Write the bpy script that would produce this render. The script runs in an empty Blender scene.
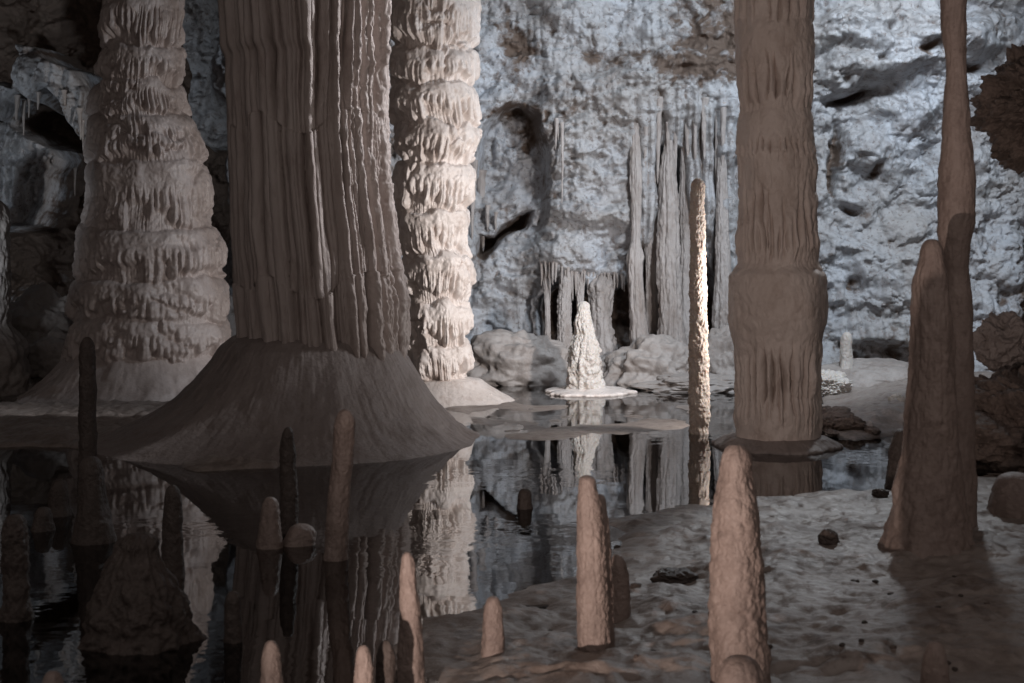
import bpy, math, random
import numpy as np

# ------------------------------------------------------------------ basics
scene = bpy.context.scene
COL = scene.collection
F, YH, H = 1450.0, 240.0, 2.2            # focal length in pixels, horizon row, camera height (m)

def wx(px, D): return (px - 512.0) * D / F
def wz(py, D): return H - (py - YH) * D / F
def ground_depth(py, z=0.0): return F * (H - z) / (py - YH)

# ------------------------------------------------------------------ numpy noise
_rng = np.random.RandomState(7)
_perm = np.concatenate([_rng.permutation(256)] * 3).astype(np.int32)
_g = _rng.normal(size=(256, 3)); _g /= np.linalg.norm(_g, axis=1)[:, None]
_g = _g.astype(np.float32)
_rnd = _rng.rand(4096).astype(np.float32)

def hash1(*k):
    h = np.zeros_like(np.asarray(k[0]), dtype=np.int64)
    for i, a in enumerate(k):
        h = (h * 7919 + np.asarray(a).astype(np.int64) * (374761 + 668 * i) + 1013 * (i + 1)) & 0x7fffffff
        h = (h ^ (h >> 7)) * 69069 & 0x7fffffff
    return _rnd[(h >> 5) & 4095]

def perlin(x, y, z):
    x = np.asarray(x, np.float32); y = np.asarray(y, np.float32); z = np.asarray(z, np.float32)
    x, y, z = np.broadcast_arrays(x, y, z)
    xi = np.floor(x).astype(np.int32); yi = np.floor(y).astype(np.int32); zi = np.floor(z).astype(np.int32)
    xf = x - xi; yf = y - yi; zf = z - zi
    u = xf * xf * xf * (xf * (xf * 6 - 15) + 10)
    v = yf * yf * yf * (yf * (yf * 6 - 15) + 10)
    w = zf * zf * zf * (zf * (zf * 6 - 15) + 10)
    xi &= 255; yi &= 255; zi &= 255
    def g(dx, dy, dz):
        h = _perm[_perm[_perm[xi + dx] + yi + dy] + zi + dz]
        gr = _g[h]
        return gr[..., 0] * (xf - dx) + gr[..., 1] * (yf - dy) + gr[..., 2] * (zf - dz)
    def lerp(a, b, t): return a + (b - a) * t
    r = lerp(lerp(lerp(g(0,0,0), g(1,0,0), u), lerp(g(0,1,0), g(1,1,0), u), v),
             lerp(lerp(g(0,0,1), g(1,0,1), u), lerp(g(0,1,1), g(1,1,1), u), v), w)
    return r * 1.5

def fbm(x, y, z, octv=4, gain=.5, lac=2.03):
    s = 0; a = 1.0
    for i in range(octv):
        s = s + a * perlin(x + 17.3 * i, y - 9.1 * i, z + 3.7 * i)
        a *= gain; x = x * lac; y = y * lac; z = z * lac
    return s

def ridged(x, y, z, octv=4, gain=.5, lac=2.1):
    s = 0; a = 1.0
    for i in range(octv):
        s = s + a * (1 - 2.2 * np.abs(perlin(x + 7.3 * i, y + 31.1 * i, z - 5.7 * i)))
        a *= gain; x = x * lac; y = y * lac; z = z * lac
    return s

def billow(x, y, z, octv=3, gain=.5, lac=2.1):
    s = 0; a = 1.0
    for i in range(octv):
        s = s + a * (np.abs(perlin(x + 7.3 * i, y + 31.1 * i, z - 5.7 * i)) * 2.2 - .5)
        a *= gain; x = x * lac; y = y * lac; z = z * lac
    return s

def sstep(a, b, x):
    t = np.clip((x - a) / (b - a), 0, 1)
    return t * t * (3 - 2 * t)

def lobes(u, seed, N=None, jit=.32):
    """uneven round ribs along u: position in the rib (0..1) and its index"""
    k = np.floor(u).astype(np.int64)
    def b(i):
        j = i if N is None else np.mod(i, N)
        return i + (hash1(j, j * 0 + seed) - .5) * 2 * jit
    k = np.where(u < b(k), k - 1, np.where(u >= b(k + 1), k + 1, k))
    f = (u - b(k)) / (b(k + 1) - b(k))
    return np.clip(f, 0, 1), (k if N is None else np.mod(k, N))

def rib(f): return np.sqrt(np.maximum(0, 1 - (2 * f - 1) ** 2))

# ------------------------------------------------------------------ mesh building
def link(o, parent=None):
    COL.objects.link(o)
    if parent is not None: o.parent = parent
    return o

def mesh_object(name, co, quads, tris=None, mat=None, parent=None, loc=(0, 0, 0), attr=None, flat=False):
    me = bpy.data.meshes.new(name)
    co = np.asarray(co, np.float32)
    nq = len(quads); nt = 0 if tris is None else len(tris)
    me.vertices.add(len(co)); me.vertices.foreach_set('co', co.ravel())
    nl = nq * 4 + nt * 3
    me.loops.add(nl); me.polygons.add(nq + nt)
    idx = np.asarray(quads, np.int32).ravel()
    starts = np.arange(nq, dtype=np.int32) * 4
    if nt:
        idx = np.concatenate([idx, np.asarray(tris, np.int32).ravel()])
        starts = np.concatenate([starts, nq * 4 + np.arange(nt, dtype=np.int32) * 3])
    me.loops.foreach_set('vertex_index', idx)
    me.polygons.foreach_set('loop_start', starts)
    me.polygons.foreach_set('use_smooth', np.full(nq + nt, not flat, dtype=bool))
    me.update(calc_edges=True)
    me.validate()
    if attr:
        for k, v in attr.items():
            a = me.attributes.new(k, 'FLOAT', 'POINT')
            a.data.foreach_set('value', np.asarray(v, np.float32).ravel())
    if mat: me.materials.append(mat)
    o = bpy.data.objects.new(name, me)
    o.location = loc
    return link(o, parent)

def grid_quads(nr, nc):
    i = np.arange(nr - 1)[:, None] * nc + np.arange(nc - 1)[None, :]
    return np.stack([i, i + 1, i + nc + 1, i + nc], -1).reshape(-1, 4)

def ring_quads(nr, nc):
    r = np.arange(nr - 1)[:, None] * nc; c = np.arange(nc)[None, :]; c2 = (c + 1) % nc
    return np.stack([r + c, r + c2, r + nc + c2, r + nc + c], -1).reshape(-1, 4)

def tag(o, label=None, cat=None, group=None, kind=None):
    if label: o['label'] = label
    if cat: o['category'] = cat
    if group: o['group'] = group
    if kind: o['kind'] = kind
    return o

def empty(name, loc):
    o = bpy.data.objects.new(name, None); o.location = loc; o.empty_display_size = .2
    return link(o)

def tube(name, z, cx, cy, r, mat, parent=None, origin=(0, 0, 0), attr=None):
    """z, cx, cy: one value per row (bottom to top); r: rows x columns.  One closed skin."""
    nr, nc = r.shape
    th = np.linspace(0, 2 * np.pi, nc, endpoint=False) + np.pi / 2
    X = cx[:, None] + r * np.cos(th)[None]; Y = cy[:, None] + r * np.sin(th)[None]
    Z = np.broadcast_to(z[:, None], r.shape) if z.ndim == 1 else z
    co = np.stack([X, Y, Z], -1).reshape(-1, 3)
    zb = Z[0].mean(); zt = Z[-1].mean()
    co = np.concatenate([co, [[cx[0], cy[0], zb]], [[cx[-1], cy[-1], zt + .15 * r[-1].mean()]]])
    n = nr * nc
    c = np.arange(nc); c2 = (c + 1) % nc
    tb = np.stack([np.full(nc, n), c2, c], -1)
    tt = np.stack([np.full(nc, n + 1), (nr - 1) * nc + c, (nr - 1) * nc + c2], -1)
    co = co - np.asarray(origin)
    loc = origin
    if parent is not None:
        loc = tuple(np.asarray(origin) - np.asarray(parent.location))
    if attr:
        attr = {k: np.concatenate([v.ravel(), [0, 0]]) for k, v in attr.items()}
    return mesh_object(name, co, ring_quads(nr, nc), np.concatenate([tb, tt]), mat, parent, loc, attr)

def theta(nc): return np.linspace(0, 2 * np.pi, nc, endpoint=False) + np.pi / 2

# ------------------------------------------------------------------ materials
def new_mat(name):
    m = bpy.data.materials.new(name); m.use_nodes = True
    nt = m.node_tree; nt.nodes.clear()
    return m, nt

def calcite(name, c1, c2, dirt=(.16, .115, .09), rough=(.35, .7), scale=3.0, bump=.02, fine=60.0,
            dirt_amt=.45, sss=0.0, stain_shade=False, vor=22.0, vor_amt=.4, stretch=(1, 1, 1), spec=.5, pit=0.0, speck=0.0):
    m, nt = new_mat(name); N = nt.nodes; L = nt.links
    out = N.new('ShaderNodeOutputMaterial'); p = N.new('ShaderNodeBsdfPrincipled')
    L.new(p.outputs[0], out.inputs[0])
    geo = N.new('ShaderNodeNewGeometry')
    mp = N.new('ShaderNodeMapping'); mp.inputs['Scale'].default_value = stretch
    L.new(geo.outputs['Position'], mp.inputs[0])
    def noise(s, d=6, r=.6, dist=0.0):
        n = N.new('ShaderNodeTexNoise'); n.inputs['Scale'].default_value = s
        n.inputs['Detail'].default_value = d; n.inputs['Roughness'].default_value = r
        n.inputs['Distortion'].default_value = dist
        L.new(mp.outputs[0], n.inputs['Vector']); return n
    def rng(src, a, b, c=0., d=1.):
        r = N.new('ShaderNodeMapRange'); r.inputs[1].default_value = a; r.inputs[2].default_value = b
        r.inputs[3].default_value = c; r.inputs[4].default_value = d
        L.new(src, r.inputs[0]); return r.outputs[0]
    def mix(f, a, b):
        x = N.new('ShaderNodeMix'); x.data_type = 'RGBA'
        L.new(f, x.inputs[0])
        for s, v in ((6, a), (7, b)):
            if isinstance(v, tuple): x.inputs[s].default_value = (*v, 1)
            else: L.new(v, x.inputs[s])
        return x.outputs[2]
    def math_(op, a, b):
        x = N.new('ShaderNodeMath'); x.operation = op
        for s, v in ((0, a), (1, b)):
            if isinstance(v, (int, float)): x.inputs[s].default_value = v
            else: L.new(v, x.inputs[s])
        return x.outputs[0]
    n1 = noise(scale, 8, .65, .3); n2 = noise(scale * 2.7, 8, .7); n3 = noise(fine, 6, .7); n4 = noise(scale * 9, 6, .65)
    col = mix(rng(n1.outputs[0], .35, .65), c1, c2)
    dm = math_('MULTIPLY', rng(n2.outputs[0], .52, .68), dirt_amt)
    col = mix(dm, col, dirt)
    if pit:
        col = mix(math_('MULTIPLY', rng(n4.outputs[0], .5, .62), pit), col, dirt)
    if speck:
        n5 = noise(15.0, 5, .6)
        col = mix(math_('MULTIPLY', rng(n5.outputs[0], .57, .64), speck), col, dirt)
    if stain_shade:
        at = N.new('ShaderNodeAttribute'); at.attribute_name = 'stain_shade'
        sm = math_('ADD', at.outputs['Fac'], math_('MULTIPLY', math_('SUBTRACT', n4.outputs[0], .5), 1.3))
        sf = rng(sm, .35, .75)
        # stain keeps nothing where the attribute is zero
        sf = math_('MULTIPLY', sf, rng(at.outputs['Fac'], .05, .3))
        col = mix(sf, col, dirt)  # painted shade of the hollows uses the dirt colour too
    L.new(col, p.inputs['Base Color'])
    L.new(rng(n2.outputs[0], .3, .7, rough[0], rough[1]), p.inputs['Roughness'])
    p.inputs['Specular IOR Level'].default_value = spec
    if sss:
        p.inputs['Subsurface Weight'].default_value = sss
        p.inputs['Subsurface Radius'].default_value = (.06, .035, .02)
        p.inputs['Subsurface Scale'].default_value = 1.0
    v = N.new('ShaderNodeTexVoronoi'); v.inputs['Scale'].default_value = vor; v.feature = 'SMOOTH_F1'
    v.inputs['Smoothness'].default_value = .6
    ms = N.new('ShaderNodeVectorMath'); ms.operation = 'ADD'
    sc_ = N.new('ShaderNodeVectorMath'); sc_.operation = 'SCALE'; sc_.inputs['Scale'].default_value = .06
    L.new(n4.outputs['Color'], sc_.inputs[0]); L.new(mp.outputs[0], ms.inputs[0]); L.new(sc_.outputs[0], ms.inputs[1])
    L.new(ms.outputs[0], v.inputs['Vector'])
    hgt = math_('ADD', math_('MULTIPLY', n4.outputs[0], 1.0), math_('MULTIPLY', n3.outputs[0], .45))
    hgt = math_('SUBTRACT', hgt, math_('MULTIPLY', v.outputs['Distance'], vor_amt))
    b = N.new('ShaderNodeBump'); b.inputs['Strength'].default_value = 1.0; b.inputs['Distance'].default_value = bump
    L.new(hgt, b.inputs['Height']); L.new(b.outputs[0], p.inputs['Normal'])
    return m

M = {}
M['wall'] = calcite('wall_rock', (.53, .555, .60), (.42, .405, .40), (.14, .10, .078), (.5, .85), .55, .065, 34,
                    .5, stain_shade=True, vor=7, vor_amt=.5, pit=.3, speck=.55)
M['drip'] = calcite('wall_dripstone', (.42, .385, .37), (.31, .27, .25), (.16, .115, .09), (.4, .8), 1.2, .03, 50, .4, vor=14, stretch=(1, 1, .45), pit=.2)
M['pale'] = calcite('pale_flowstone', (.72, .65, .61), (.62, .545, .50), (.34, .235, .18), (.2, .5), 2.0, .010, 55, .45, vor=16)
M['white'] = calcite('white_flowstone', (.60, .56, .525), (.50, .45, .41), (.45, .33, .26), (.35, .65), 3.0, .018, 60, .35, sss=.15, vor=22)
M['candle'] = calcite('candle_flowstone', (.44, .385, .345), (.36, .30, .26), (.24, .175, .14), (.6, .85), 3.0, .006, 60, .4, sss=.35, vor=22, spec=.2)
M['brown'] = calcite('brown_flowstone', (.64, .555, .51), (.53, .445, .40), (.34, .255, .215), (.4, .75), 1.6, .014, 50, .5, vor=18, stretch=(1, 1, .5))
M['fluted'] = calcite('fluted_flowstone', (.47, .405, .375), (.38, .315, .29), (.23, .17, .145), (.4, .75), 1.6, .012, 50, .5, vor=18, stretch=(1, 1, .4))
M['mound'] = calcite('mound_flowstone', (.29, .245, .228), (.23, .19, .175), (.16, .125, .108), (.4, .75), 1.4, .014, 40, .5, vor=20)
M['left'] = calcite('tiered_flowstone', (.52, .455, .43), (.43, .365, .34), (.27, .20, .175), (.16, .5), 1.8, .010, 50, .45, vor=16)
M['stal'] = calcite('stalagmite_calcite', (.30, .23, .20), (.225, .168, .145), (.12, .085, .07), (.35, .7), 4.0, .008, 80, .5, vor=34)
M['dark'] = calcite('shaded_dark_calcite', (.095, .072, .062), (.065, .048, .04), (.035, .026, .022), (.35, .7), 4.0, .012, 80, .5, vor=34)  # dark base colour puts shade into the pool posts; also serves dark stones
M['rock'] = calcite('brown_rock', (.22, .165, .14), (.16, .12, .10), (.06, .045, .038), (.45, .8), 2.2, .04, 40, .6, vor=12, pit=.4)
M['boulder'] = calcite('pale_boulder', (.36, .325, .305), (.28, .245, .225), (.16, .12, .10), (.4, .8), 1.5, .014, 40, .5, vor=12, pit=.2)
M['floor'] = calcite('floor_mud', (.32, .275, .25), (.24, .195, .17), (.125, .092, .075), (.28, .6), 1.1, .013, 38, .6, stain_shade=True, vor=14, pit=.45)

def water_material():
    m, nt = new_mat('still_water'); N = nt.nodes; L = nt.links
    out = N.new('ShaderNodeOutputMaterial'); mx = N.new('ShaderNodeMixShader')
    tr = N.new('ShaderNodeBsdfTransparent'); tr.inputs[0].default_value = (.42, .36, .31, 1)
    gl = N.new('ShaderNodeBsdfGlossy'); gl.inputs['Roughness'].default_value = .02
    gl.inputs['Color'].default_value = (.95, .95, .95, 1)
    fr = N.new('ShaderNodeFresnel'); fr.inputs['IOR'].default_value = 2.3
    geo = N.new('ShaderNodeNewGeometry')
    n = N.new('ShaderNodeTexNoise'); n.inputs['Scale'].default_value = 3.2; n.inputs['Detail'].default_value = 3
    n2 = N.new('ShaderNodeTexNoise'); n2.inputs['Scale'].default_value = .35; n2.inputs['Detail'].default_value = 2
    L.new(geo.outputs['Position'], n.inputs['Vector']); L.new(geo.outputs['Position'], n2.inputs['Vector'])
    mr = N.new('ShaderNodeMapRange'); mr.inputs[1].default_value = .42; mr.inputs[2].default_value = .62
    mr.inputs[3].default_value = .02; mr.inputs[4].default_value = .35
    L.new(n2.outputs[0], mr.inputs[0])
    b = N.new('ShaderNodeBump'); b.inputs['Distance'].default_value = .012
    L.new(mr.outputs[0], b.inputs['Strength']); L.new(n.outputs[0], b.inputs['Height'])
    L.new(b.outputs[0], gl.inputs['Normal']); L.new(b.outputs[0], fr.inputs['Normal'])
    L.new(fr.outputs[0], mx.inputs[0]); L.new(tr.outputs[0], mx.inputs[1]); L.new(gl.outputs[0], mx.inputs[2])
    L.new(mx.outputs[0], out.inputs[0])
    return m
M['water'] = water_material()

# ------------------------------------------------------------------ silhouettes -> tubes
def silhouette(sil, D):
    """rows of (y, left, right) in the photograph, at a known distance -> z, centre x, radius (bottom to top)"""
    s = sorted(sil, key=lambda a: -a[0])
    z = np.array([wz(a[0], D) for a in s]); cx = np.array([wx((a[1] + a[2]) / 2, D) for a in s])
    r = np.array([(a[2] - a[1]) / 2 * D / F for a in s])
    return z, cx, r

def smooth_interp(x, xp, fp, w):
    a = 0
    for k in np.linspace(-1, 1, 7): a = a + np.interp(x + k * w, xp, fp)
    return a / 7

def flow_tiers(TH, Z, tops, wob, seed, n1, n2, amp, fing, tail=.9, start=.02):
    """stacked skirts of flowstone, each ending below in a row of hanging drips (rows of Z run bottom to top)"""
    out = np.zeros_like(Z); tops = sorted(tops, reverse=True)
    zr = Z[:, 0]
    for t in range(len(tops) - 1):
        m = wob * 1.9
        i0 = np.searchsorted(zr, tops[t + 1] - m); i1 = np.searchsorted(zr, tops[t] + m)
        if i1 <= i0: continue
        th = TH[i0:i1]; z = Z[i0:i1]; c = np.cos(th[:1]); s = np.sin(th[:1]); one = np.ones_like(c)
        w0 = wob * fbm(c * 1.3 + seed, s * 1.3, one * (t * 3.1 + seed), 3)
        w1 = wob * fbm(c * 1.3 + seed, s * 1.3, one * ((t + 1) * 3.1 + seed), 3)
        T = tops[t] + w0; B = tops[t + 1] + w1
        inside = (z <= T) & (z > B)
        q = np.clip((T - z) / np.maximum(T - B, .05), 0, 1)
        cc, ss = np.cos(th), np.sin(th)
        vary = (.65 + .5 * hash1(np.array(t), np.array(int(seed)))) * (1 + .9 * perlin(c * 1.9 + t * 1.7, s * 1.9, one * seed))
        warp = .3 * perlin(cc * 2, ss * 2, z * 2.2 + seed) + .12 * perlin(cc * 5, ss * 5, z * 4 + seed)
        gap = 0
        hgt = np.maximum(T - B, .05)
        for n, a, sd in ((n1, 1.0, 1), (n2, .35, 2)):
            n = int(n * (.7 + .6 * float(hash1(np.array(t), np.array(sd + 40)))))
            f, k = lobes(th * n / (2 * np.pi) + warp + hash1(np.array(t), np.array(sd)) * 5, seed * 13 + sd, None)
            km = np.mod(k, n)
            ln = .58 + .46 * hash1(km, km * 0 + t, km * 0 + sd)
            st0 = start + .2 + .22 * hash1(km, km * 0 + t, km * 0 + sd + 9)
            am = .35 + .8 * hash1(km, km * 0 + t, km * 0 + sd + 5)
            r_ = rib(f)
            g = am * (1 - r_) * sstep(st0, st0 + .16, q)                      # slots between the drips
            tip = sstep(ln - .10 + .12 * r_ - .12, ln + .12 * r_ - .06, q)    # rounded ends
            gap = gap + a * np.maximum(g, tip * (1.0 if sd == 1 else 0))
        shoulder = np.sqrt(np.clip(1 - (1 - np.minimum(q * hgt / (.16 + .1 * hgt), 1)) ** 2, 0, 1))
        swell = 1 + .25 * np.sin(np.clip((q - .3) / .6, 0, 1) * np.pi)
        vv = np.clip(vary, .25, 1.5)
        prof = amp * vv * shoulder * swell - fing * vv ** .5 * np.minimum(gap, 1.25)
        out[i0:i1] = np.where(inside, prof, out[i0:i1])
    k = np.array([.2, .6, .2])                                       # water-smoothed lips
    for ax in (0, 1):
        out = .6 * out + .2 * np.roll(out, 1, ax) + .2 * np.roll(out, -1, ax)
    return out

def flow_column(name, sil, D, tops_py, seed, n1, n2, amp, fing, wob, mat, parent, nc, nr, ztop=9.4,
                zbot=None, lump=.03, extra=None, start=.02, second=1.0):
    zs, cs, rs = silhouette(sil, D)
    zb = zs[0] if zbot is None else zbot
    zvis = max(zs[-1], 6.2)
    z = np.concatenate([np.linspace(zb, zvis, nr), np.linspace(zvis, ztop, 24)[1:]])
    R = smooth_interp(z, zs, rs, .05); cx = smooth_interp(z, zs, cs, .08)
    R = R * (1 + .25 * sstep(ztop - 1.6, ztop, z))
    TH = np.broadcast_to(theta(nc)[None], (len(z), nc)); Z = np.broadcast_to(z[:, None], TH.shape)
    c = np.cos(TH); s = np.sin(TH)
    tops = [wz(p, D) for p in tops_py]
    t = max(tops)
    k = 0
    while t < ztop:
        t += .5 + .2 * ((k * 37) % 5) / 5; tops.append(t); k += 1
    d = flow_tiers(TH, Z, tops, wob, seed, n1, n2, amp, fing, start=start)
    # a second, broken set of small skirts
    tops2 = [a + .17 for a in tops] + [a - .21 for a in tops]
    mask = second * sstep(.1, .45, perlin(c * 1.6 + 4 + seed, s * 1.6, Z * 1.3))
    d2 = flow_tiers(TH, Z, tops2, wob * 2.2, seed + 3.5, int(n1 * 1.25), n2, amp * .5, fing * .8)
    d = d * (1 - .4 * mask) + d2 * mask * .8
    rad = R[:, None] + d - amp * .85 + fing * .12
    px_, py_ = c * R[:, None], s * R[:, None]
    rad = rad + lump * fbm(px_ * 2.2 + seed, py_ * 2.2, Z * 2.2, 3) + lump * .2 * billow(px_ * 11, py_ * 11 + seed, Z * 9, 2)
    if extra is not None: rad = rad + extra(TH, Z, px_, py_)
    return tube(name, z, cx, np.full(len(z), D, float), rad, mat, parent, (cx[0], D, zb))

def stalagmite(name, sil, D, seed, mat, zbot=None, nc=72, nr=110, blunt=False, bumps=.05, drip=0.0, lumps=0.04, dome=None, parent=None, ztop=None, cy_top=None):
    """a dripstone post with a rounded top; bumps and lumps are fractions of its radius"""
    zs, cs, rs = silhouette(sil, D)
    zb = zs[0] if zbot is None else min(zbot, zs[0]); zt = zs[-1] if ztop is None else ztop
    u = np.linspace(0, 1, nr); z = zb + (zt - zb) * (1 - (1 - u) ** 1.5)
    w = (zt - zb) * .012
    rt = rs[-2] if len(rs) > 1 else rs[0]
    if blunt and len(rs) > 3:
        rs = np.append(rs[:-2], [rs[-3] * .97] * 2); dome = zs[-1] - zs[-3]
    elif ztop is None: rs = rs.copy(); rs[-1] = max(rs[-1], .85 * rt)
    R = smooth_interp(z, zs, rs, w); cx = smooth_interp(z, zs, cs, w * 1.5)
    if ztop is None:
        h = dome if dome else rt * 1.0
        R = R * np.clip(1 - (np.maximum(0, z - (zt - h)) / h) ** (2.7 if blunt else 2), 1e-4, 1) ** (1 / (2.5 if blunt else 2))
    Rm0 = max(rs.max(), 1e-3)
    TH = np.broadcast_to(theta(nc)[None], (nr, nc)); Z = np.broadcast_to(z[:, None], TH.shape)
    c = np.cos(TH); s = np.sin(TH); Rm = max(rs.max(), 1e-3); k = 1 / Rm
    if blunt: R = R * (1 + .14 * np.exp(-np.maximum(0, z - zb - .08) / (.5 * Rm0)))
    rad = R[:, None] * (1 + lumps * 2.2 * fbm(c * .8 + seed, s * .8, Z * k * .45, 3)
                        + bumps * billow(c * 2.6 + seed, s * 2.6, Z * k * 2.0 + seed, 3)
                        + lumps * .9 * perlin(np.full_like(Z, seed * 1.7), np.zeros_like(Z), Z * k * .9))
    if drip:
        f, kk = lobes(TH * 9 / (2 * np.pi) + .5 * perlin(c + seed, s, Z * k * .35), seed, 9)
        rad = rad + drip * R[:, None] * (rib(f) - .6) * (.4 + .6 * sstep(-.3, .4, perlin(c * 1.4, s * 1.4 + seed, Z * k * .6)))
    cy = D + .06 * Rm * np.sin(z * k * .5 + seed)
    if cy_top is not None:
        cy = cy + (cy_top - D) * np.clip((z - zb) / (zt - zb), 0, 1) ** 1.6
        cx = cx * cy / D
    return tube(name, z, cx, cy, rad, mat, parent, (cx[0], D, zb))

def rock(name, centre, size, seed, mat, n=64, amp=.28, freq=1.3, rough=.03, flat_base=None, ridge=0.0, low=0.0):
    """an uneven boulder: a cube-sphere skin pushed about by noise"""
    co, quads = cube_sphere(n)
    x, y, z = co.T
    d = 1 + amp * fbm(x * freq + seed, y * freq, z * freq, 3) + rough * billow(x * 4 + seed, y * 4, z * 4, 3)
    if ridge: d = d + ridge * ridged(x * 1.8 + seed, y * 1.8, z * 1.8, 3)
    co = co * d[:, None] * np.asarray(size)
    if low: co[:, 2] -= low
    if flat_base is not None: co[:, 2] = np.maximum(co[:, 2], -flat_base + co[:, 2] * .02)
    return mesh_object(name, co, quads, None, mat, None, centre)

_cs = {}
def cube_sphere(n):
    if n in _cs: return _cs[n][0].copy(), _cs[n][1]
    t = np.tan(np.linspace(-np.pi / 4, np.pi / 4, n))
    a, b = np.meshgrid(t, t, indexing='ij'); o = np.ones_like(a)
    faces = [(o, a, b), (-o, b, a), (b, o, a), (a, -o, b), (a, b, o), (b, a, -o)]
    pts = np.concatenate([np.stack(f, -1).reshape(-1, 3) for f in faces])
    pts /= np.linalg.norm(pts, axis=1)[:, None]
    q = np.concatenate([grid_quads(n, n) + i * n * n for i in range(6)])
    key = np.round(pts * 1e5).astype(np.int64)
    _, first, inv = np.unique(key, axis=0, return_index=True, return_inverse=True)
    q = inv.ravel()[q]; pts = pts[first]
    p = pts[q]; nrm = np.cross(p[:, 1] - p[:, 0], p[:, 3] - p[:, 0])
    flip = (nrm * p.mean(1)).sum(1) < 0
    q[flip] = q[flip][:, ::-1]
    _cs[n] = (pts, q)
    return pts.copy(), q

# ------------------------------------------------------------------ the cave wall
WD = 24.0
def blob(px, py, cx, cy, rx, ry, p=2.0):
    return np.exp(-((np.abs(px - cx) / rx) ** p + (np.abs(py - cy) / ry) ** p))

def poly_sd(px, py, poly):
    """signed distance, positive inside"""
    P = np.asarray(poly, float); d = np.full(np.shape(px), 1e9); ins = np.zeros(np.shape(px), bool)
    for i in range(len(P)):
        a = P[i]; b = P[(i + 1) % len(P)]
        e = b - a; wx_ = px - a[0]; wy_ = py - a[1]
        t = np.clip((wx_ * e[0] + wy_ * e[1]) / (e @ e), 0, 1)
        d = np.minimum(d, np.hypot(wx_ - e[0] * t, wy_ - e[1] * t))
        c = ((a[1] <= py) != (b[1] <= py))
        xx = a[0] + (py - a[1]) * e[0] / (e[1] if abs(e[1]) > 1e-9 else 1e-9)
        ins ^= c & (px < xx)
    return np.where(ins, d, -d)

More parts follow.
